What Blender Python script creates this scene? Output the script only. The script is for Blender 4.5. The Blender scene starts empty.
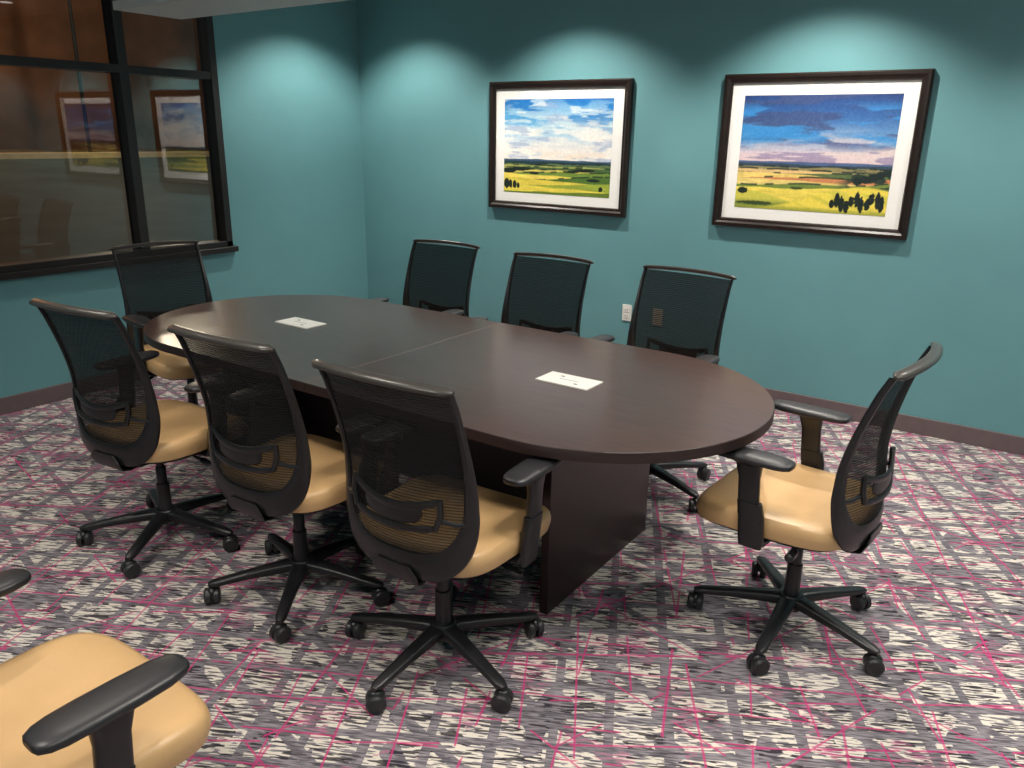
import bpy, math, random
import numpy as np
from mathutils import Vector, Matrix
random.seed(3)
S = bpy.context.scene
COL = S.collection
try:
    S.view_settings.view_transform = 'Standard'
    S.view_settings.look = 'None'
    S.view_settings.exposure = 0.0
except Exception as e:
    print(e)

def lin(r, g, b):
    f = lambda c: (c/255/12.92) if c/255 <= .04045 else ((c/255+.055)/1.055)**2.4
    return (f(r), f(g), f(b), 1.0)

# ------------------------------------------------------------------ materials
def newmat(name):
    m = bpy.data.materials.new(name); m.use_nodes = True
    nt = m.node_tree
    for n in list(nt.nodes): nt.nodes.remove(n)
    out = nt.nodes.new('ShaderNodeOutputMaterial')
    return m, nt, out

def pbr(name, col, rough=.5, metal=0, noise=0.0, nscale=30, bump=0.0, bscale=200, spec=.5, coat=0, stretch=None):
    m, nt, out = newmat(name)
    b = nt.nodes.new('ShaderNodeBsdfPrincipled')
    nt.links.new(b.outputs[0], out.inputs[0])
    b.inputs['Base Color'].default_value = col
    b.inputs['Roughness'].default_value = rough
    b.inputs['Metallic'].default_value = metal
    b.inputs['Specular IOR Level'].default_value = spec
    b.inputs['Coat Weight'].default_value = coat
    b.inputs['Coat Roughness'].default_value = .18
    tc = nt.nodes.new('ShaderNodeTexCoord')
    src = tc.outputs['Object']
    if stretch:
        mp = nt.nodes.new('ShaderNodeMapping'); mp.inputs['Scale'].default_value = stretch
        nt.links.new(src, mp.inputs[0]); src = mp.outputs[0]
    if noise > 0:
        n = nt.nodes.new('ShaderNodeTexNoise'); n.inputs['Scale'].default_value = nscale
        n.inputs['Detail'].default_value = 5
        nt.links.new(src, n.inputs['Vector'])
        r = nt.nodes.new('ShaderNodeValToRGB')
        r.color_ramp.elements[0].position = .3; r.color_ramp.elements[1].position = .7
        r.color_ramp.elements[0].color = tuple(c*(1-noise) for c in col[:3])+(1,)
        r.color_ramp.elements[1].color = tuple(min(1, c*(1+noise)) for c in col[:3])+(1,)
        nt.links.new(n.outputs['Fac'], r.inputs[0]); nt.links.new(r.outputs[0], b.inputs['Base Color'])
    if bump > 0:
        n2 = nt.nodes.new('ShaderNodeTexNoise'); n2.inputs['Scale'].default_value = bscale
        nt.links.new(src, n2.inputs['Vector'])
        bp = nt.nodes.new('ShaderNodeBump'); bp.inputs['Strength'].default_value = bump
        bp.inputs['Distance'].default_value = .002
        nt.links.new(n2.outputs['Fac'], bp.inputs['Height']); nt.links.new(bp.outputs[0], b.inputs['Normal'])
    return m

M_wall = pbr('teal_paint', (0.136, 0.315, 0.342, 1), .55, noise=.03, nscale=3, bump=.15, bscale=180, spec=.3)
M_ceil = pbr('ceiling_paint', lin(195, 195, 190), .8, noise=.03, nscale=8)
M_base = pbr('baseboard_vinyl', lin(104, 90, 92), .5, noise=.06, nscale=20)
M_black = pbr('black_plastic', (0.012, 0.012, 0.014, 1), .34, noise=.15, nscale=60, bump=.1, bscale=600)
M_pad = pbr('armpad_rubber', (0.020, 0.020, 0.023, 1), .40, noise=.1, nscale=60)
M_rail = pbr('rail_plastic', (0.05, 0.045, 0.042, 1), .30, noise=.08, nscale=60)
M_chrome = pbr('gas_lift_steel', (.03, .03, .033, 1), .3, metal=.3, noise=.05)
M_tan = pbr('tan_vinyl', lin(204, 166, 118), .36, noise=.05, nscale=9, bump=.25, bscale=350, spec=.5)
M_winframe = pbr('window_frame_black', (0.014, 0.012, 0.012, 1), .4, noise=.1)
M_table = pbr('espresso_laminate', (0.058, 0.030, 0.025, 1), .30, noise=.28, nscale=6, stretch=(1.2, 16, 1.2), spec=.5, coat=.15)
M_tedge = pbr('espresso_edge', (0.026, 0.014, 0.013, 1), .38, noise=.2, nscale=6, stretch=(1, 1, 14))
M_seam_glint = pbr('seam_glint', (0.20, 0.13, 0.11, 1), .5, noise=.1)  # lighter brown: highlight of the seam's chamfer put into the colour
M_plate = pbr('grommet_plate', lin(222, 220, 214), .35, noise=.02)
M_slot = pbr('grommet_slot', lin(60, 60, 62), .5, noise=.05)
M_outlet = pbr('outlet_plastic', lin(225, 225, 218), .4, noise=.02)
M_outlet2 = pbr('outlet_plastic_beige', lin(215, 205, 185), .4, noise=.02)
M_mat = pbr('picture_mat_board', lin(246, 244, 240), .8, noise=.015, nscale=80)
M_frame = pbr('picture_frame_wood', (0.016, 0.009, 0.007, 1), .32, noise=.3, nscale=8, stretch=(3, 3, 3))
M_pend = pbr('pendant_metal', lin(190, 196, 196), .5, noise=.02)
M_steel = pbr('steel_cable', (.5, .5, .5, 1), .3, metal=1, noise=.02)

def mesh_mat():
    m, nt, out = newmat('black_mesh_fabric')
    b = nt.nodes.new('ShaderNodeBsdfPrincipled'); b.inputs['Roughness'].default_value = .8
    b.inputs['Specular IOR Level'].default_value = .25
    tc = nt.nodes.new('ShaderNodeTexCoord')
    n = nt.nodes.new('ShaderNodeTexNoise'); n.inputs['Scale'].default_value = 40
    r = nt.nodes.new('ShaderNodeValToRGB')
    r.color_ramp.elements[0].color = (.006, .006, .0065, 1); r.color_ramp.elements[1].color = (.012, .012, .013, 1)
    nt.links.new(tc.outputs['Object'], n.inputs['Vector']); nt.links.new(n.outputs['Fac'], r.inputs[0])
    nt.links.new(r.outputs[0], b.inputs['Base Color'])
    w = nt.nodes.new('ShaderNodeTexWave'); w.wave_type = 'BANDS'; w.bands_direction = 'Z'
    w.inputs['Scale'].default_value = 36
    nt.links.new(tc.outputs['Object'], w.inputs['Vector'])
    mr = nt.nodes.new('ShaderNodeMapRange'); mr.inputs['To Min'].default_value = .04; mr.inputs['To Max'].default_value = .155
    nt.links.new(w.outputs['Fac'], mr.inputs['Value'])
    t = nt.nodes.new('ShaderNodeBsdfTransparent')
    mx = nt.nodes.new('ShaderNodeMixShader')
    nt.links.new(mr.outputs[0], mx.inputs[0])
    nt.links.new(b.outputs[0], mx.inputs[1]); nt.links.new(t.outputs[0], mx.inputs[2])
    nt.links.new(mx.outputs[0], out.inputs[0])
    return m
M_mesh = mesh_mat()

def glass_mat():
    m, nt, out = newmat('window_glass')
    g = nt.nodes.new('ShaderNodeBsdfGlossy'); g.inputs['Roughness'].default_value = 0.0
    g.inputs['Color'].default_value = (.9, .9, .9, 1)
    t = nt.nodes.new('ShaderNodeBsdfTransparent'); t.inputs['Color'].default_value = (.75, .75, .75, 1)
    f = nt.nodes.new('ShaderNodeFresnel'); f.inputs['IOR'].default_value = 1.6
    mx = nt.nodes.new('ShaderNodeMixShader')
    nt.links.new(f.outputs[0], mx.inputs[0]); nt.links.new(t.outputs[0], mx.inputs[1]); nt.links.new(g.outputs[0], mx.inputs[2])
    nt.links.new(mx.outputs[0], out.inputs[0])
    return m
M_glass = glass_mat()

def emis(name, col, st):
    m, nt, out = newmat(name)
    e = nt.nodes.new('ShaderNodeEmission'); e.inputs[0].default_value = col; e.inputs[1].default_value = st
    nt.links.new(e.outputs[0], out.inputs[0]); return m
M_lamp = emis('lamp_lens', (1, .95, .87, 1), 6)

def carpet():
    m, nt, out = newmat('patterned_carpet')
    L = nt.links
    def mth(op, a, b=None, c=None):
        n = nt.nodes.new('ShaderNodeMath'); n.operation = op
        for i, v in enumerate((a, b, c)):
            if v is None: continue
            if isinstance(v, (int, float)): n.inputs[i].default_value = v
            else: L.new(v, n.inputs[i])
        return n.outputs[0]
    tc = nt.nodes.new('ShaderNodeTexCoord')
    sp = nt.nodes.new('ShaderNodeSeparateXYZ'); L.new(tc.outputs['Object'], sp.inputs[0])
    X, Y = sp.outputs[0], sp.outputs[1]
    def rot(th):
        c, s = math.cos(math.radians(th)), math.sin(math.radians(th))
        return mth('ADD', mth('MULTIPLY', X, c), mth('MULTIPLY', Y, s)), mth('ADD', mth('MULTIPLY', X, -s), mth('MULTIPLY', Y, c))
    def noise(vx, vy, z=0.0, detail=2, rough=.5):
        cb = nt.nodes.new('ShaderNodeCombineXYZ')
        L.new(vx, cb.inputs[0]); L.new(vy, cb.inputs[1]); cb.inputs[2].default_value = z
        n = nt.nodes.new('ShaderNodeTexNoise'); n.inputs['Scale'].default_value = 1
        n.inputs['Detail'].default_value = detail; n.inputs['Roughness'].default_value = rough
        L.new(cb.outputs[0], n.inputs['Vector']); return n.outputs['Fac']
    def sc(v, k): return mth('MULTIPLY', v, k)
    u, v = rot(28)
    st1 = noise(sc(u, 17), sc(v, 125), 0, 1)
    st2 = noise(sc(u, 14), sc(v, 110), 5.3, 1)
    st3 = noise(sc(u, 20), sc(v, 160), 9.1, 1)
    patch = noise(sc(X, 6.), sc(Y, 6.), 2.2, 1)
    patch2 = noise(sc(X, 8.), sc(Y, 8.), 7.7, 1)
    def fam(th, s, w, dist, z):
        a, b = rot(th)
        d = noise(sc(a, 1.6), sc(b, .12), z, 1)
        q = mth('ADD', a, sc(d, dist))
        fr = mth('FRACT', sc(q, 1/s))
        dd = sc(mth('ABSOLUTE', mth('SUBTRACT', fr, .5)), s)
        return mth('LESS_THAN', dd, w)
    band = None
    for th, s, w, z in ((121, .135, .0145, 1.), (27, .17, .0145, 3.), (78, .30, .016, 8.)):
        f = fam(th, s, w, .14, z)
        band = f if band is None else mth('MAXIMUM', band, f)
    notband = mth('SUBTRACT', 1, band)
    cream = mth('MULTIPLY', mth('MULTIPLY', mth('GREATER_THAN', st1, .482), mth('GREATER_THAN', patch, .39)), notband)
    black = mth('MULTIPLY', mth('MULTIPLY', mth('GREATER_THAN', st2, .565), mth('GREATER_THAN', patch2, .42)), mth('SUBTRACT', 1, sc(band, .4)))
    pinkl = None
    for th, s, w, z in ((118, .13, .0032, 11.), (30, .17, .0032, 13.), (125, .20, .0036, 17.), (20, .26, .0036, 19.), (78, .31, .0034, 23.), (158, .42, .0034, 27.)):
        f = fam(th, s, w, .16, z)
        br = mth('GREATER_THAN', noise(sc(X, 4), sc(Y, 4), z+30, 1), .475)
        f = mth('MULTIPLY', f, br)
        pinkl = f if pinkl is None else mth('MAXIMUM', pinkl, f)
    pinks = mth('MULTIPLY', mth('GREATER_THAN', st3, .55), mth('GREATER_THAN', noise(sc(X, 6), sc(Y, 6), 41., 1), .60))
    rmp = nt.nodes.new('ShaderNodeValToRGB')
    rmp.color_ramp.elements[0].position = .35; rmp.color_ramp.elements[0].color = lin(92, 88, 96)
    rmp.color_ramp.elements[1].position = .65; rmp.color_ramp.elements[1].color = lin(142, 136, 142)
    L.new(st3, rmp.inputs[0])
    cur = rmp.outputs[0]
    def over(fac, col, k=1.0):
        nonlocal cur
        mx = nt.nodes.new('ShaderNodeMix'); mx.data_type = 'RGBA'
        L.new(sc(fac, k), mx.inputs[0]); L.new(cur, mx.inputs[6]); mx.inputs[7].default_value = col
        cur = mx.outputs[2]
    over(cream, lin(220, 212, 200), .86)
    over(black, lin(36, 33, 42), .88)
    over(pinks, lin(176, 76, 124), .5)
    over(pinkl, lin(190, 50, 116), .72)
    b = nt.nodes.new('ShaderNodeBsdfPrincipled'); b.inputs['Roughness'].default_value = .95
    b.inputs['Specular IOR Level'].default_value = .1
    L.new(cur, b.inputs['Base Color'])
    nn = nt.nodes.new('ShaderNodeTexNoise'); nn.inputs['Scale'].default_value = 260; L.new(tc.outputs['Object'], nn.inputs['Vector'])
    bp = nt.nodes.new('ShaderNodeBump'); bp.inputs['Strength'].default_value = .4; bp.inputs['Distance'].default_value = .004
    L.new(nn.outputs['Fac'], bp.inputs['Height']); L.new(bp.outputs[0], b.inputs['Normal'])
    L.new(b.outputs[0], out.inputs[0])
    return m
M_carpet = carpet()

# ------------------------------------------------------------------ mesh builder
class MB:
    def __init__(s): s.v = []; s.f = []; s.m = []
    def box(s, lo, hi, mat=0, R=None):
        x0, y0, z0 = lo; x1, y1, z1 = hi; b = len(s.v)
        for p in ((x0,y0,z0),(x1,y0,z0),(x1,y1,z0),(x0,y1,z0),(x0,y0,z1),(x1,y0,z1),(x1,y1,z1),(x0,y1,z1)):
            p = Vector(p); s.v.append(tuple(R @ p) if R else tuple(p))
        for f in ((0,3,2,1),(4,5,6,7),(0,1,5,4),(1,2,6,5),(2,3,7,6),(3,0,4,7)):
            s.f.append([b+i for i in f]); s.m.append(mat)
    def sweep(s, pts, A, B, ra, rb, n=16, p=2.0, mat=0, R=None):
        k = len(pts); rings = []
        for i in range(k):
            P = Vector(pts[i])
            a = Vector(A[i] if isinstance(A, list) else A).normalized(); b_ = Vector(B[i] if isinstance(B, list) else B).normalized()
            r1 = ra[i] if isinstance(ra, (list, tuple)) else ra; r2 = rb[i] if isinstance(rb, (list, tuple)) else rb
            ring = []
            for j in range(n):
                t = 2*math.pi*j/n; c, d = math.cos(t), math.sin(t)
                c = math.copysign(abs(c)**(2/p), c); d = math.copysign(abs(d)**(2/p), d)
                q = P + a*r1*c + b_*r2*d
                if R: q = R @ q
                ring.append(len(s.v)); s.v.append(tuple(q))
            rings.append(ring)
        for i in range(k-1):
            for j in range(n):
                s.f.append([rings[i][j], rings[i][(j+1)%n], rings[i+1][(j+1)%n], rings[i+1][j]]); s.m.append(mat)
        s.f.append(rings[0][::-1]); s.m.append(mat); s.f.append(rings[-1][:]); s.m.append(mat)
    def tube(s, pts, r, n=10, mat=0, R=None):
        P = [Vector(p) for p in pts]; A = []; B = []
        for i in range(len(P)):
            t = (P[min(i+1, len(P)-1)]-P[max(i-1, 0)]).normalized()
            if i == 0:
                a = t.orthogonal().normalized()
            else:
                a = (A[-1]-t*A[-1].dot(t)).normalized()
            A.append(a); B.append(t.cross(a))
        s.sweep(P, A, B, r, r, n, 2, mat, R)
    def obj(s, name, mats, parent=None, smooth=True, bevel=0, loc=None, recalc=True):
        me = s.mesh(name, mats, smooth)
        return mk(name, me, parent, bevel, loc)
    def mesh(s, name, mats, smooth=True):
        me = bpy.data.meshes.new(name); me.from_pydata(s.v, [], s.f)
        for m in mats: me.materials.append(m)
        me.polygons.foreach_set('material_index', s.m)
        me.update()
        import bmesh
        bm = bmesh.new(); bm.from_mesh(me); bmesh.ops.recalc_face_normals(bm, faces=bm.faces)
        for f in bm.faces: f.smooth = smooth
        for e in bm.edges:
            if len(e.link_faces) == 2 and e.calc_face_angle(0) > math.radians(38): e.smooth = False
        bm.to_mesh(me); bm.free()
        return me

def mk(name, me, parent=None, bevel=0, loc=None):
    o = bpy.data.objects.new(name, me); COL.objects.link(o)
    if parent: o.parent = parent
    if loc: o.location = loc
    if bevel:
        md = o.modifiers.new('bev', 'BEVEL'); md.width = bevel; md.segments = 3; md.limit_method = 'ANGLE'
        md.angle_limit = math.radians(50)
    return o
def empty(name, loc=(0, 0, 0), rz=0):
    o = bpy.data.objects.new(name, None); COL.objects.link(o); o.location = loc; o.rotation_euler = (0, 0, rz)
    o.empty_display_size = .1
    return o
def boxobj(name, lo, hi, mat, parent=None, bevel=0):
    b = MB(); b.box(lo, hi); return b.obj(name, [mat], parent, smooth=False, bevel=bevel)

# ------------------------------------------------------------------ room
XR, YF, ZC = 6.6, -6.6, 2.74
boxobj('floor', (-.0, YF, -.1), (XR, 0, 0), M_carpet)
boxobj('ceiling', (-.15, YF-.15, ZC), (XR+.15, .15, ZC+.1), M_ceil)
boxobj('wall_back', (-.15, 0, -.1), (XR+.15, .15, ZC), M_wall)
boxobj('wall_right', (XR, YF, -.1), (XR+.15, 0, ZC), M_wall)
boxobj('wall_front', (-.15, YF-.15, -.1), (XR+.15, YF, ZC), M_wall)
WY0, WY1, WZ0, WZ1 = -3.78, -1.325, .80, 2.52
w = MB()
w.box((-.15, YF, -.1), (0, 0, WZ0)); w.box((-.15, YF, WZ1), (0, 0, ZC))
w.box((-.15, WY1, WZ0), (0, 0, WZ1)); w.box((-.15, YF, WZ0), (0, WY0, WZ1))
w.obj('wall_left', [M_wall], smooth=False)
def baseb(name, lo, hi): boxobj(name, lo, hi, M_base, bevel=.003)
baseb('baseboard_back', (0.012, -.012, 0), (XR-.012, 0, .10))
baseb('baseboard_left', (0, YF+.012, 0), (.012, 0, .10))
baseb('baseboard_right', (XR-.012, YF+.012, 0), (XR, 0, .10))
baseb('baseboard_front', (0.0, YF, 0), (XR, YF+.012, .10))

# window
win = empty('window_1')
f = MB()
x0, x1, t = -.10, .012, .05
f.box((x0, WY0, WZ0), (x1, WY0+t, WZ1)); f.box((x0, WY1-t, WZ0), (x1, WY1, WZ1))
f.box((x0, WY0, WZ1-t), (x1, WY1, WZ1)); f.box((x0, WY0, WZ0), (x1, WY1, WZ0+t))
for ym in (-1.98, -3.10):
    f.box((x0, ym-.03, WZ0), (x1-.005, ym+.03, WZ1))
f.box((x0, WY0, 1.945-.024), (x1-.006, WY1, 1.945+.024))
f.obj('frame', [M_winframe], win, smooth=False, bevel=.003)
boxobj('sill', (0.0, WY0-.02, WZ0-.025), (.045, WY1+.02, WZ0+.012), M_winframe, win, .004)
def pane(ya, yb_, za, zb, deg):
    GA = math.radians(deg); ym = (ya+yb_)/2; h = (yb_-ya)/2
    g = MB(); a = -.05+math.sin(GA)*h; b = -.05-math.sin(GA)*h
    g.v = [(a, ya, za), (b, yb_, za), (b, yb_, zb), (a, ya, zb)]; g.f = [[0, 1, 2, 3]]; g.m = [0]
    g.obj('glass_pane', [M_glass], win, smooth=False)
for ya, yb_, dg in ((-2.0, WY1-.01, 1.95), (-3.12, -1.96, 1.5), (WY0+.01, -3.08, 1.2)):
    for za, zb in ((WZ0+.02, 1.945), (1.945, WZ1-.02)):
        pane(ya, yb_, za, zb, dg)

# ------------------------------------------------------------------ exterior (night street)
M_gravel = pbr('rock_bed', lin(165, 150, 118), .9, noise=.6, nscale=7, bump=1, bscale=12)
M_asph = pbr('wet_asphalt', lin(74, 90, 88), .7, noise=.3, nscale=.8)
M_curb = pbr('concrete_curb', lin(250, 225, 180), .8, noise=.1, nscale=4)
M_grass = pbr('night_grass', lin(110, 100, 60), .9, noise=.4, nscale=3)
M_fac = pbr('brick_facade', lin(140, 100, 70), .9, noise=.5, nscale=.5)
e = MB()
e.v = [(-.16, -12, -.25), (-3.2, -12, -.25), (-3.2, 25, -.25), (-.16, 25, -.25)]
e.f = [[0, 1, 2, 3]]; e.m = [0]
e.obj('ground_rock_bed', [M_gravel], smooth=False)
e = MB()
e.v = [(-3.2, -12, -.25), (-20, -12, .72), (-20, 25, .72), (-3.2, 25, -.25)]
e.f = [[0, 1, 2, 3]]; e.m = [0]
e.obj('ground_road', [M_asph], smooth=False)
boxobj('ground_curb', (-20.6, -12, -.25), (-20, 25, .88), M_curb)
boxobj('ground_grass_verge', (-26, -12, -.25), (-20.6, 25, .84), M_grass)
boxobj('wall_neighbour_building', (-27, -12, -.25), (-26, 25, 9), M_fac)
rk = MB()
for i in range(90):
    cx, cy = -random.uniform(.7, 3.1), random.uniform(-4, 3.0); r = random.uniform(.10, .28)
    pts = []; ra = []
    for k in range(7):
        a = math.pi*k/6; pts.append((cx, cy, -.25+r*.7 - r*.75*math.cos(a))); ra.append(max(.004, r*math.sin(a)*random.uniform(.85, 1.1)))
    rk.sweep(pts, (1, .2*random.random(), 0), (0, 1, .1), ra, [q*random.uniform(.7, 1) for q in ra], 9, 2.3)
rk.obj('landscape_rocks', [M_gravel])
lampo = empty('street_lamp', (-20.8, 8.6, .84))
lb = MB(); lb.tube([(0, 0, 0), (0, 0, 3), (0, 0, 5.2), (.3, 0, 5.6), (1.0, 0, 5.7)], .06, 10)
lb.box((.8, -.15, 5.6), (1.4, .15, 5.75)); lb.obj('pole', [M_winframe], lampo)
def point(name, loc, en, col, r=.1):
    l = bpy.data.lights.new(name, 'POINT'); l.energy = en; l.color = col; l.shadow_soft_size = r
    o = bpy.data.objects.new(name, l); COL.objects.link(o); o.location = loc; return o
point('street_lamp_glow', (-17.0, 8.0, 6.3), 620, (1, .84, .60), .2)
point('wall_pack_glow', (-24.6, 4.6, 6.6), 480, (1, .48, .17), .2)
point('path_light_glow', (-2.6, -.2, 2.6), 95, (1, .86, .62), .1)

wd = bpy.data.worlds.new('night'); S.world = wd; wd.use_nodes = True
wd.node_tree.nodes['Background'].inputs[0].default_value = (.02, .025, .04, 1)
wd.node_tree.nodes['Background'].inputs[1].default_value = .4

# ------------------------------------------------------------------ table
TC = (2.765, -2.45); RR = .60; HX = 1.455
tb = empty('conference_table', (TC[0], TC[1], 0))
def half(sign):
    pts = []
    xs = sign*.0012
    pts.append((xs, -sign*RR))
    n = 40
    for i in range(n+1):
        a = -math.pi/2 + math.pi*i/n
        pts.append((sign*((HX-RR)+RR*math.cos(a)), sign*RR*math.sin(a)))
    pts.append((xs, sign*RR))
    return pts
for sgn, nm in ((1, 'top_right_half'), (-1, 'top_left_half')):
    P = half(sgn); b = MB(); n = len(P)
    prof = [(0, .715), (0, .7475), (-.0025, .75)]
    rings = []
    for off, z in prof:
        ring = []
        for (x, y) in P:
            l = math.hypot(x, y); ring.append(len(b.v)); b.v.append((x*(1+off/l), y*(1+off/l), z))
        rings.append(ring)
    for k in range(2):
        for j in range(n):
            b.f.append([rings[k][j], rings[k][(j+1) % n], rings[k+1][(j+1) % n], rings[k+1][j]]); b.m.append(1)
    b.f.append(rings[0][::-1]); b.m.append(1); b.f.append(rings[-1]); b.m.append(0)
    b.obj(nm, [M_table, M_tedge], tb)
boxobj('seam_glint', (-.0016, -.597, .72), (.0016, .597, .7504), M_seam_glint, tb)  # thin pale strip painting the light caught along the seam
lg = MB()
for sx in (-1, 1):
    px = sx*.86
    lg.box((px-.016, -.33, .0), (px+.016, .45, .715))
lg.box((-.845, .02, .14), (.845, .05, .70))
lg.obj('panel_base', [M_tedge], tb, smooth=False, bevel=.002)
for gx in (2.045, 3.500):
    gm = MB(); X = gx-TC[0]
    gm.box((X-.108, -.062, .750), (X+.108, .058, .7545), 0)
    gm.box((X-.04, -.003, .7545), (X+.04, -.001, .7549), 1)
    gm.box((X-.05, .022, .7545), (X-.035, .03, .7549), 1); gm.box((X+.035, -.034, .7545), (X+.05, -.026, .7549), 1)
    gm.obj('power_grommet', [M_plate, M_slot], tb, smooth=False)

# ------------------------------------------------------------------ chair
def interp(x, xs, ys):
    return float(np.interp(x, xs, ys))
def smooth_interp(x, xs, ys):
    for i in range(len(xs)-1):
        if x <= xs[i+1]:
            t = max(0, (x-xs[i])/(xs[i+1]-xs[i]))
            y0 = ys[max(0, i-1)]; y1 = ys[i]; y2 = ys[i+1]; y3 = ys[min(len(ys)-1, i+2)]
            return .5*((2*y1)+(-y0+y2)*t+(2*y0-5*y1+4*y2-y3)*t*t+(-y0+3*y1-3*y2+y3)*t**3)
    return ys[-1]
def yb(x, z):
    yc = smooth_interp(z, [.38, .46, .54, .62, .70, .78, .86, .94, 1.02], [-.205, -.218, -.222, -.218, -.212, -.218, -.232, -.252, -.280])
    wing = interp(z, [.40, .50, .62, .75, .9, 1.0], [.05, .065, .068, .052, .034, .026])
    return yc + wing*(x/.235)**2

def build_chair_meshes():
    R = {}
    b = MB()
    for k in range(5):
        Rm = Matrix.Rotation(math.radians(72*k), 3, 'Z')
        rr = [.015, .06, .12, .19, .25, .30, .322]
        zz = [.105, .104, .099, .092, .084, .078, .076]
        b.sweep([(r, 0, z) for r, z in zip(rr, zz)], (0, 1, 0), (0, 0, 1), [.030, .028, .025, .022, .020, .019, .010], [.020, .020, .018, .015, .013, .012, .007], 14, 3, 0, Rm)
        b.tube([(.312, 0, .072), (.312, 0, .035)], .007, 8, 1, Rm)
        cst = Matrix.Rotation(random.uniform(0, 6.28), 3, 'Z')
        for sd in (-1, 1):
            ys = [.004, .006, .021, .027, .028]; rs = [.022, .029, .030, .024, .008]
            pts = [Vector((.312, 0, .030)) + cst @ Vector((0, sd*y, 0)) for y in ys]
            b.sweep(pts, list([cst @ Vector((1, 0, 0))]*5), (0, 0, 1), rs, rs, 20, 2, 1, Rm)
        pts = [Vector((.312, 0, z)) for z in (.034, .047, .057, .064, .067)]
        b.sweep(pts, cst @ Vector((1, 0, 0)), cst @ Vector((0, 1, 0)), [.026, .026, .022, .013, .003], [.012, .015, .014, .010, .003], 14, 2, 0, Rm)
    zs = [.075, .078, .118, .128, .130]; rs = [.03, .045, .045, .038, .027]
    b.sweep([(0, 0, z) for z in zs], (1, 0, 0), (0, 1, 0), rs, rs, 24, 2, 0)
    R['star_base'] = b.mesh('star_base', [M_black, M_pad])
    b = MB()
    for zs, rs in (([.11, .24, .243], [.026, .025, .022]), ([.24, .31, .313], [.020, .020, .018]), ([.31, .395], [.014, .014])):
        b.sweep([(0, 0, z) for z in zs], (1, 0, 0), (0, 1, 0), rs, rs, 20, 2, 0)
    R['gas_lift'] = b.mesh('gas_lift', [M_chrome])
    b = MB()
    b.sweep([(0, -.15, .392), (0, -.13, .390), (0, .08, .388), (0, .11, .392)], (1, 0, 0), (0, 0, 1), [.06, .075, .075, .05], [.016, .026, .026, .014], 16, 4)
    b.sweep([(0, -.10, .385), (0, -.17, .380), (0, -.212, .390), (0, -.226, .42), (0, -.228, .450)], (1, 0, 0), [(0, 0, 1), (0, -.2, 1), (0, -.7, .7), (0, -1, .3), (0, -1, 0)], [.06, .07, .08, .085, .06], [.012, .012, .010, .006, .003], 14, 4)
    b.tube([(.05, .02, .388), (.17, .03, .384), (.215, .035, .372)], .005, 8)
    b.sweep([(.205, .035, .376), (.215, .036, .372), (.25, .04, .362), (.262, .042, .36)], (0, 1, 0), (0, 0, 1), [.008, .016, .016, .008], [.004, .006, .006, .003], 12, 3)
    b.tube([(-.05, -.04, .388), (-.20, -.05, .386)], .005, 8)
    b.sweep([(-.19, -.05, .386), (-.20, -.05, .386), (-.245, -.05, .384), (-.25, -.05, .384)], (0, 1, 0), (0, 0, 1), [.010, .014, .014, .008], [.010, .014, .014, .008], 12, 2)
    for sd in (-1, 1):
        b.sweep([(sd*.05, .06, .400), (sd*.20, .06, .400), (sd*.255, .06, .405), (sd*.268, .06, .43)], (0, 1, 0), [(0, 0, 1), (0, 0, 1), (-sd*.5, 0, 1), (-sd, 0, .3)], .036, [.008, .008, .009, .010], 12, 4)
    R['mechanism'] = b.mesh('mechanism', [M_black])
    def cush(prof, n=72, tan=0):
        b = MB(); rings = []
        for s_, z in prof:
            ring = []
            for j in range(n):
                t = 2*math.pi*j/n; c, d = math.cos(t), math.sin(t); p = 4.4
                x = .254*math.copysign(abs(c)**(2/p), c)*s_; y = .25*math.copysign(abs(d)**(2/p), d)*s_
                x *= 1+.05*(y/.25)
                q = max(0, (y-.10)/.15); zz = z-.022*q*q
                zz += .010*(x/.25)**2 if z > .44 else 0
                zz += .006*max(0, -y/.25)
                ring.append(len(b.v)); b.v.append((x, y+.052, zz))
            rings.append(ring)
        for i in range(len(rings)-1):
            for j in range(n):
                b.f.append([rings[i][j], rings[i][(j+1) % n], rings[i+1][(j+1) % n], rings[i+1][j]]); b.m.append(0)
        b.f.append(rings[0][::-1]); b.m.append(0); b.f.append(rings[-1]); b.m.append(0)
        return b
    R['seat'] = cush([(.02, .412), (.80, .412), (.92, .416), (.975, .426), (1.0, .444), (1.0, .458), (.988, .472), (.962, .482), (.90, .488), (.7, .488), (.4, .485), (.15, .484), (.02, .484)]).mesh('seat', [M_tan])
    R['seat_pan'] = cush([(.02, .402), (.74, .402), (.90, .410), (.955, .422)]).mesh('seat_pan', [M_black])
    for sd, nm in ((-1, 'armrest_left'), (1, 'armrest_right')):
        b = MB(); X = sd*.270
        b.sweep([(X, .065, .395), (X, .065, .42), (X+sd*.004, .07, .50), (X+sd*.004, .08, .545)], (0, 1, 0), (1, 0, 0), [.036, .040, .040, .038], [.010, .014, .016, .016], 20, 4, 0)
        b.sweep([(X+sd*.004, .08, .50), (X+sd*.002, .09, .62), (X, .095, .662), (X, .1, .675)], (0, 1, 0), (1, 0, 0), [.033, .033, .040, .05], [.012, .012, .016, .028], 20, 4, 0)
        ys = [-.035, -.031, -.015, .01, .06, .13, .19, .225, .238, .242]
        rx = [.018, .028, .038, .043, .046, .046, .043, .034, .022, .012]
        rz = [.006, .010, .013, .015, .015, .015, .015, .013, .009, .005]
        b.sweep([(X - sd*.004, y, .688) for y in ys], (1, 0, 0), (0, 0, 1), rx, rz, 24, 2.8, 1)
        R[nm] = b.mesh(nm, [M_black, M_pad])
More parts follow.
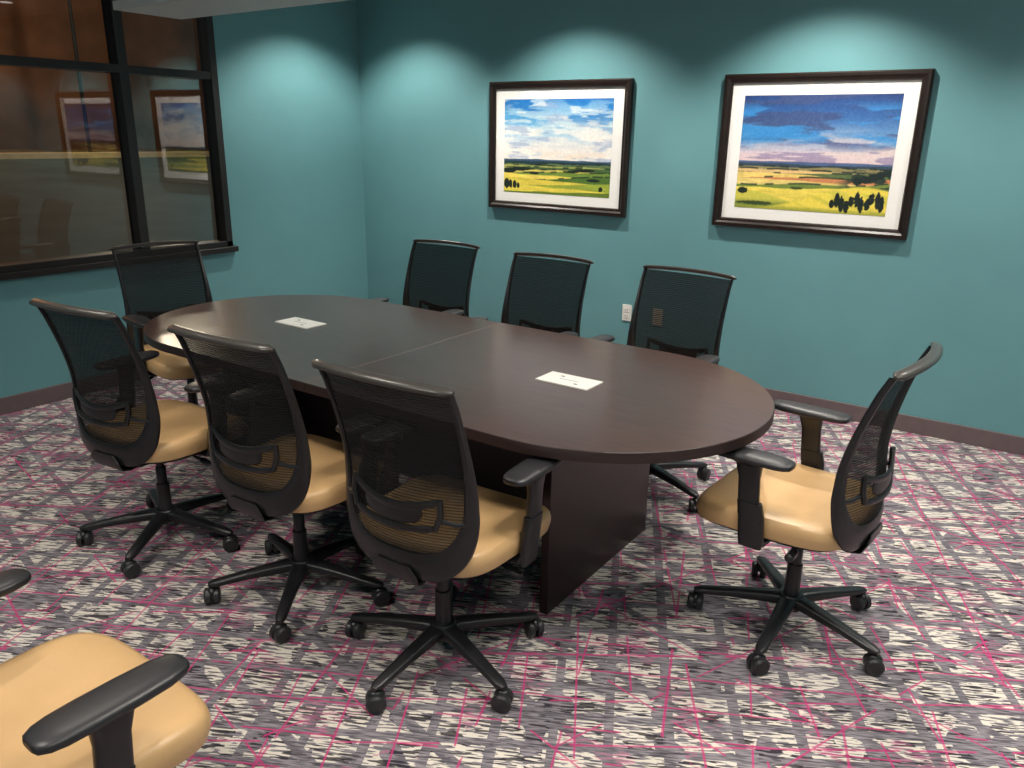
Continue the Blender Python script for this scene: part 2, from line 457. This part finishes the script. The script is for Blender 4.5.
    def outline(W, zb, ztop, zs, taper, e, ez, n1=22, n2=26):
        pts = []
        for i in range(n1):
            z = ztop-(ztop-zs)*i/n1
            pts.append((W - taper*math.sin(math.pi*.5*min(1, (z-zs)/(ztop-zs))), z))
        for i in range(n2+1):
            th = math.pi/2*i/n2
            pts.append((W*max(0, math.cos(th))**e, zs-(zs-zb)*max(0, math.sin(th))**ez))
        return pts
    OUT = outline(.240, .405, .998, .60, .012, .52, .95)
    INN = outline(.206, .492, .994, .66, -.008, .50, .95)
    n = len(OUT); b = MB(); K = 5
    rings = []
    for sd in (1, -1):
        seq = list(range(n)) if sd == 1 else list(range(n-2, -1, -1))
        for i in seq:
            row = []
            for k in range(K+1):
                t = k/K; x = (OUT[i][0]*(1-t)+INN[i][0]*t)*sd; z = OUT[i][1]*(1-t)+INN[i][1]*t
                row.append((x, yb(x, z), z))
            rings.append(row)
    th = .010
    idx = []
    for row in rings:
        r = []
        for k, p in enumerate(row):
            h = th*(1 if 0 < k < K else .45)
            r.append((len(b.v), len(b.v)+1)); b.v.append((p[0], p[1]+h, p[2])); b.v.append((p[0], p[1]-h, p[2]))
        idx.append(r)
    for i in range(len(idx)-1):
        for k in range(K):
            a, c, d, e_ = idx[i][k], idx[i][k+1], idx[i+1][k+1], idx[i+1][k]
            b.f.append([a[0], c[0], d[0], e_[0]]); b.m.append(0); b.f.append([a[1], e_[1], d[1], c[1]]); b.m.append(0)
        for k in (0, K):
            a, d = idx[i][k], idx[i+1][k]; b.f.append([a[0], a[1], d[1], d[0]]); b.m.append(0)
    R['back_frame'] = b.mesh('back_frame', [M_black])
    b = MB(); N = 16; rows = []
    for i in range(n):
        W, z = INN[i]; W += .006
        row = []
        for j in range(N+1):
            x = -W+2*W*j/N; row.append(len(b.v)); b.v.append((x, yb(x, z), z))
        rows.append(row)
    for i in range(n-1):
        for j in range(N):
            b.f.append([rows[i][j], rows[i][j+1], rows[i+1][j+1], rows[i+1][j]]); b.m.append(0)
    R['back_mesh'] = b.mesh('back_mesh', [M_mesh])
    b = MB(); pts = []
    for j in range(25):
        x = -.238+.476*j/24; q = abs(x/.238)
        pts.append((x, yb(x, .998)-.010-.006*(1-q*q), 1.002+.006*(1-q**2)))
    b.sweep(pts, (0, 1, .35), (0, -.35, 1), [.006]+[.018]*23+[.006], [.004]+[.0095]*23+[.004], 14, 2.4, 0)
    R['top_rail'] = b.mesh('top_rail', [M_rail])
    b = MB()
    def arc(z, dz, w, off, ra, rb):
        pts = []
        for j in range(21):
            x = -w+2*w*j/20; q = 1-(x/w)**2
            zz = z+dz*q; pts.append((x, yb(x, zz)-off, zz))
        b.sweep(pts, (0, 0, 1), (0, 1, 0), [ra*.5]+[ra]*19+[ra*.5], [rb*.5]+[rb]*19+[rb*.5], 12, 3)
    arc(.665, -.030, .150, .016, .012, .006)
    arc(.585, -.012, .140, .016, .010, .006)
    arc(.625, -.02, .10, .014, .024, .004)
    for sd in (-1, 1):
        b.tube([(sd*.150, yb(.15, .665)-.016, .67), (sd*.155, yb(.155, .62)-.018, .625), (sd*.140, yb(.14, .585)-.016, .583)], .009, 10)
        b.tube([(sd*.150, yb(.15, .60)-.012, .61), (sd*.19, yb(.19, .57)-.008, .60), (sd*.212, yb(.212, .57), .60)], .007, 8)
    R['lumbar_support'] = b.mesh('lumbar_support', [M_black])
    return R
CM = build_chair_meshes()
def chair(x, y, rot, phase, arms=None):
    e = empty('office_chair', (x, y, 0), math.radians(rot))
    for k, me in CM.items():
        o = mk(k, me, e)
        if k == 'star_base': o.rotation_euler = (0, 0, math.radians(phase-rot))
        if arms and k in arms: o.location = arms[k]
    return e
chair(3.49, -3.16, 2.5, -89)
chair(2.83, -3.17, 3, -54)
chair(2.08, -3.235, 6, -57)
chair(1.13, -2.47, -99, 10)
chair(2.01, -1.60, 182, 30)
chair(2.75, -1.645, 181, 15)
chair(3.45, -1.60, 176, -20)
chair(4.34, -2.33, 86, -90)
chair(3.41, -4.335, -1, 20, {'armrest_left': (-.012, -.07, -.032), 'armrest_right': (-.004, -.03, -.036)})

# ------------------------------------------------------------------ paintings
def vnoise(x, y, seed):
    r = np.random.RandomState(seed).rand(64, 64)
    xi = np.floor(x).astype(int); yi = np.floor(y).astype(int)
    fx = x-xi; fy = y-yi; fx = fx*fx*(3-2*fx); fy = fy*fy*(3-2*fy)
    g = lambda a, b: r[a % 64, b % 64]
    return (g(xi, yi)*(1-fx)+g(xi+1, yi)*fx)*(1-fy)+(g(xi, yi+1)*(1-fx)+g(xi+1, yi+1)*fx)*fy
def fbm(x, y, seed, o=4):
    s = 0; a = .5; t = 0
    for i in range(o):
        s = s+a*vnoise(x*2**i, y*2**i, seed+i); t += a; a *= .5
    return s/t
def ramp(t, stops):
    xs = [s[0] for s in stops]
    return np.stack([np.interp(t, xs, [s[1][k] for s in stops]) for k in range(3)], -1)
def sstep(a, b, x):
    t = np.clip((x-a)/(b-a), 0, 1); return t*t*(3-2*t)
def mixc(c, col, f): return c*(1-f[..., None])+np.array(col, float)*f[..., None]
def tree(c, u, v, cx, cy, w, h, col, seed):
    d = ((u-cx)/w)**2+((v-cy)/h)**2 + (fbm(u*60, v*60, seed, 2)-.5)*.8
    return mixc(c, col, 1-sstep(.7, 1.0, d))
def layer(c, u, v, base, amp, freq, seed, col, slope=0, edge=None):
    # one receding ridge/field: everything below its skyline takes the colour
    sky = base+amp*(fbm(u*freq+seed*1.7, u*0+seed, seed, 3)-.5)*2+slope*(u-.5)
    br = .9+.2*fbm(u*10+v*6, v*44, seed+5, 3)
    f = sstep(0, .006, sky-v)
    out = c*(1-f[..., None])+(np.array(col, float)*br[..., None])*f[..., None]
    if edge is not None:
        g = sstep(.012, .0, np.abs(v-sky))*sstep(.46, .56, fbm(u*18, v*0+seed, seed+8, 2))
        out = mixc(out, edge, g*.9)
    return out
def art1(u, v):
    H = .37
    c = ramp(v, [(H, (252, 232, 208)), (.46, (246, 238, 232)), (.58, (212, 228, 238)), (.72, (130, 190, 228)), (.88, (60, 148, 212)), (1, (38, 112, 188))])
    n = fbm(u*3+v*2, v*9, 1, 5); c = mixc(c, (252, 248, 242), sstep(.46, .60, n)*np.clip(1.25-.9*(v-.45)/.5, 0, 1)*.9)
    n = fbm(u*5+v*3, v*16+5, 11, 5); c = mixc(c, (150, 172, 210), sstep(.56, .70, n)*.55)
    n = fbm(u*4+3, v*13, 21, 5); c = mixc(c, (30, 118, 196), sstep(.53, .66, n)*sstep(.66, .88, v)*.85)
    n = fbm(u*6, v*22, 27, 5); c = mixc(c, (250, 246, 240), sstep(.58, .70, n)*.6)
    T = (30, 46, 40)
    for base, amp, fr, sd, col, sl, ed in [
        (.370, .010, 5, 31, (60, 92, 120), 0, None), (.352, .010, 7, 33, (40, 62, 70), 0, None),
        (.325, .012, 5, 35, (96, 120, 78), .01, T), (.305, .012, 5, 37, (176, 178, 96), -.02, T),
        (.285, .014, 4, 39, (74, 104, 60), .02, T), (.262, .014, 4, 41, (226, 206, 104), -.03, T),
        (.235, .016, 4, 43, (120, 150, 64), .05, T), (.205, .016, 3, 45, (244, 220, 98), -.04, None),
        (.175, .018, 3, 47, (86, 120, 54), .07, T), (.150, .018, 3, 49, (232, 210, 84), -.05, None),
        (.110, .02, 2, 51, (160, 176, 66), .06, None), (.075, .02, 2, 53, (236, 216, 84), -.06, None), (.035, .015, 3, 55, (110, 134, 52), .03, None)]:
        c = layer(c, u, v, base, amp, fr, sd, col, sl, ed)
    for i, (a, b_, ww, h) in enumerate([(.03, .10, .03, .06), (.07, .09, .018, .05), (.11, .09, .02, .045), (.145, .08, .015, .035), (.05, .24, .07, .03), (.3, .22, .05, .014), (.85, .17, .07, .016), (.92, .08, .02, .03), (.16, .26, .1, .022), (.65, .25, .08, .012), (.78, .27, .1, .014)]):
        c = tree(c, u, v, a, b_, ww, h, (28, 40, 34), 70+i)
    return c
def art2(u, v):
    H = .43
    c = ramp(v, [(H, (232, 206, 206)), (.50, (224, 206, 214)), (.58, (165, 180, 206)), (.68, (100, 148, 200)), (.82, (58, 104, 166)), (1, (36, 64, 120))])
    n = fbm(u*2.5+v, v*12, 2, 5); c = mixc(c, (232, 212, 210), sstep(.5, .64, n)*sstep(.78, .52, v)*.8)
    n = fbm(u*2.6, v*16+5, 12, 5); c = mixc(c, (66, 80, 124), sstep(.50, .58, n)*sstep(.5, .62, v)*.75)
    n = fbm(u*3+3, v*13, 22, 5); c = mixc(c, (62, 146, 214), sstep(.53, .64, n)*sstep(.5, .66, v)*sstep(.97, .84, v)*.9)
    c = mixc(c, (126, 112, 160), sstep(.53, .62, fbm(u*4, v*22, 25, 4))*sstep(.66, .5, v)*.55)
    T = (30, 44, 42)
    for base, amp, fr, sd, col, sl, ed in [
        (.432, .008, 5, 32, (84, 104, 146), 0, None), (.412, .010, 6, 34, (58, 76, 92), 0, None),
        (.385, .012, 5, 36, (150, 140, 96), .01, T), (.362, .012, 5, 38, (226, 190, 130), -.02, T),
        (.338, .014, 4, 40, (96, 116, 70), .02, T), (.315, .014, 4, 42, (242, 212, 120), -.03, None),
        (.290, .014, 4, 44, (212, 140, 92), .03, T), (.265, .016, 3, 46, (240, 214, 128), -.03, None),
        (.240, .016, 3, 48, (120, 142, 66), .05, T), (.205, .016, 3, 50, (240, 218, 96), .03, None)]:
        c = layer(c, u, v, base, amp, fr, sd, col, sl, ed)
    c = mixc(c, (40, 56, 50), sstep(.64, .8, u)*sstep(.19, .24, v)*sstep(.40, .34, v)*sstep(.46, .52, fbm(u*10, v*20, 66, 3))*.95)
    hill2 = sstep(0.0, .02, .18*np.exp(-((u-.05)/.4)**2)-.005-v)
    c = mixc(c, (206, 200, 84), hill2*.9); c = mixc(c, (104, 126, 54), hill2*sstep(.10, .03, v)*.8)
    hill = sstep(0.0, .02, .25*np.exp(-((u-.85)/.45)**2)-.005-v)
    c = mixc(c, (242, 220, 88), hill*.95)
    c = mixc(c, (204, 196, 78), hill*sstep(.5, .65, fbm(u*10+v*20, v*8, 90, 3))*.6)
    c = mixc(c, (150, 156, 62), sstep(.045, .01, v)*.7)
    for i in range(11):
        a = .66+.031*i+.012*math.sin(i*3.1); b_ = .08+.03*math.sin(i*1.7)+.004*i; h = .04+.035*abs(math.sin(i*2.3))
        c = tree(c, u, v, a, b_, .019, h, (26, 38, 34), 80+i)
    for i in range(5):
        c = tree(c, u, v, .80+.045*i, .28+.02*i, .035, .035, (30, 44, 42), 99+i)
    c = tree(c, u, v, .14, .05, .14, .02, (60, 75, 40), 120)
    c = tree(c, u, v, .05, .16, .04, .03, (34, 48, 38), 122); c = tree(c, u, v, .42, .20, .05, .012, (60, 80, 45), 123)
    return c
def artmat(name, fn, w_, h_, cx, cz, y, parent):
    nx, nz = 360, 245
    U, V = np.meshgrid(np.linspace(0, 1, nx), np.linspace(0, 1, nz))
    c = np.clip(fn(U, V), 0, 255)/255
    c += (fbm(U*90, V*60, 200, 2)[..., None]-.5)*.08; c = np.clip(c, 0, 1)
    cl = np.where(c <= .04045, c/12.92, ((c+.055)/1.055)**2.4)
    vs = np.stack([cx+(U-.5)*w_, np.full_like(U, y), cz+(V-.5)*h_], -1).reshape(-1, 3)
    i = np.arange(nx*nz).reshape(nz, nx)
    fs = np.stack([i[:-1, :-1], i[:-1, 1:], i[1:, 1:], i[1:, :-1]], -1).reshape(-1, 4)
    me = bpy.data.meshes.new(name); me.from_pydata(vs.tolist(), [], fs.tolist())
    ca = me.color_attributes.new('paint', 'FLOAT_COLOR', 'POINT')
    ca.data.foreach_set('color', np.concatenate([cl.reshape(-1, 3), np.ones((nx*nz, 1))], 1).astype(np.float32).ravel())
    m, nt, out = newmat(name+'_pigment')
    b = nt.nodes.new('ShaderNodeBsdfPrincipled'); b.inputs['Roughness'].default_value = .45
    at = nt.nodes.new('ShaderNodeAttribute'); at.attribute_name = 'paint'
    nt.links.new(at.outputs['Color'], b.inputs['Base Color']); nt.links.new(b.outputs[0], out.inputs[0])
    me.materials.append(m)
    return mk('painting', me, parent)
def painting(x0, x1, z0, z1, fn, nm):
    cx, cz = (x0+x1)/2, (z0+z1)/2
    e = empty('framed_painting', (cx, 0, cz)); W, H = (x1-x0)/2, (z1-z0)/2; t = .052
    f = MB()
    prof = [(0, 0), (0, -.034), (.008, -.040), (.022, -.040), (.034, -.032), (.046, -.030), (t, -.022), (t, 0)]
    ids = []
    for ins, y in prof:
        r = []
        for sx, sz in ((-1, -1), (1, -1), (1, 1), (-1, 1)):
            r.append(len(f.v)); f.v.append((sx*(W-ins), y, sz*(H-ins)))
        ids.append(r)
    for k in range(len(prof)):
        a, b = ids[k], ids[(k+1) % len(prof)]
        for j in range(4):
            f.f.append([a[j], a[(j+1) % 4], b[(j+1) % 4], b[j]]); f.m.append(0)
    f.obj('frame', [M_frame], e, smooth=False)
    boxobj('mat_board', (-W+t-.004, -.016, -H+t-.004), (W-t+.004, -.004, H-t+.004), M_mat, e)
    artmat(nm, fn, 2*W-.255, 2*H-.235, 0, .0, -.0175, e)
painting(1.325, 2.45, 1.09, 1.957, art1, 'art_a')
painting(3.06, 4.17, 1.088, 1.961, art2, 'art_b')

# outlets
for ox, om in ((2.50, M_outlet), (2.73, M_outlet2)):
    e = empty('electrical_outlet', (ox, 0, .445))
    boxobj('cover_plate', (-.035, -.006, -.057), (.035, 0, .057), om, e, .003)
    b = MB()
    for dz in (-.02, .02):
        b.box((-.016, -.0085, dz-.014), (.016, -.004, dz+.014), 0)
        for dx in (-.007, .007): b.box((dx-.0015, -.0092, dz-.004), (dx+.0015, -.0082, dz+.006), 1)
    b.obj('receptacles', [om, M_slot], e, smooth=False)

# ------------------------------------------------------------------ pendant
p = empty('pendant_light', (0, 0, 0))
boxobj('housing', (.98, -2.56, 2.135), (3.5, -2.20, 2.175), M_pend, p, .004)
b = MB()
for x in (1.2, 3.2):
    b.tube([(x, -2.38, 2.175), (x, -2.38, ZC)], .004, 8)
b.obj('suspension_cables', [M_steel], p)

# ------------------------------------------------------------------ lights
def spot(x, y, en, size=112, blend=.6, col=(1, .93, .82), r=.06):
    l = bpy.data.lights.new('downlight_beam', 'SPOT'); l.energy = en; l.color = col
    l.spot_size = math.radians(size); l.spot_blend = blend; l.shadow_soft_size = r
    e = empty('recessed_downlight', (x, y, ZC))
    o = bpy.data.objects.new('downlight_beam', l); COL.objects.link(o); o.parent = e; o.location = (0, 0, -.02)
    b = MB(); n = 32
    b.sweep([(0, 0, -.001), (0, 0, -.006)], (1, 0, 0), (0, 1, 0), [.085, .082], [.085, .082], n, 2, 0)
    b.sweep([(0, 0, -.0062), (0, 0, -.0075)], (1, 0, 0), (0, 1, 0), [.065, .065], [.065, .065], n, 2, 1)
    b.obj('trim_ring', [M_pend, M_lamp], e)
for x, y, en in [(.66, -.66, 128), (2.05, -.66, 142), (3.65, -.66, 155), (5.3, -.66, 115)]:
    spot(x, y, en, 115, .52, col=(1, .94, .85), r=.04)
for x, y, en in [(.75, -3.5, 64), (2.4, -3.7, 76), (4.3, -3.5, 96), (5.6, -2.3, 115), (4.2, -1.9, 80), (3.0, -5.2, 80), (5.2, -5.2, 74), (1.0, -5.2, 46)]:
    spot(x, y, en, 116, .8, r=.10)
def add_fill_panel(x, y, en):  # unseen glowing ceiling panel, added to lift the room's soft ambient light
    e = empty('added_fill_light', (x, y, ZC))
    l = bpy.data.lights.new('fill_glow', 'AREA'); l.shape = 'SQUARE'; l.size = .56; l.energy = en; l.color = (1, .95, .88)
    o = bpy.data.objects.new('fill_glow', l); COL.objects.link(o); o.parent = e; o.location = (0, 0, -.02)
    b = MB(); b.box((-.31, -.31, -.012), (.31, .31, -.001), 0); b.box((-.28, -.28, -.014), (.28, .28, -.0125), 1)
    b.obj('fill_panel', [M_pend, M_lamp], e, smooth=False)
for x, y, en in [(4.6, -3.0, 20), (3.2, -5.3, 22), (5.6, -4.6, 18)]:
    add_fill_panel(x, y, en)

# ------------------------------------------------------------------ camera
cam = bpy.data.cameras.new('camera'); co = bpy.data.objects.new('camera', cam); COL.objects.link(co)
cam.sensor_width = 36; cam.lens = 782/1024*36; cam.clip_start = .02
Rv = Vector((.818, .575, .0163)).normalized()
Bv = Vector((.5436, -.782, .303)); Bv = (Bv-Rv*Bv.dot(Rv)).normalized()
Uv = Bv.cross(Rv)
mt = Matrix((Rv, Uv, Bv)).transposed().to_4x4(); mt.translation = Vector((4.88, -4.80, 1.6))
co.matrix_world = mt
S.camera = co
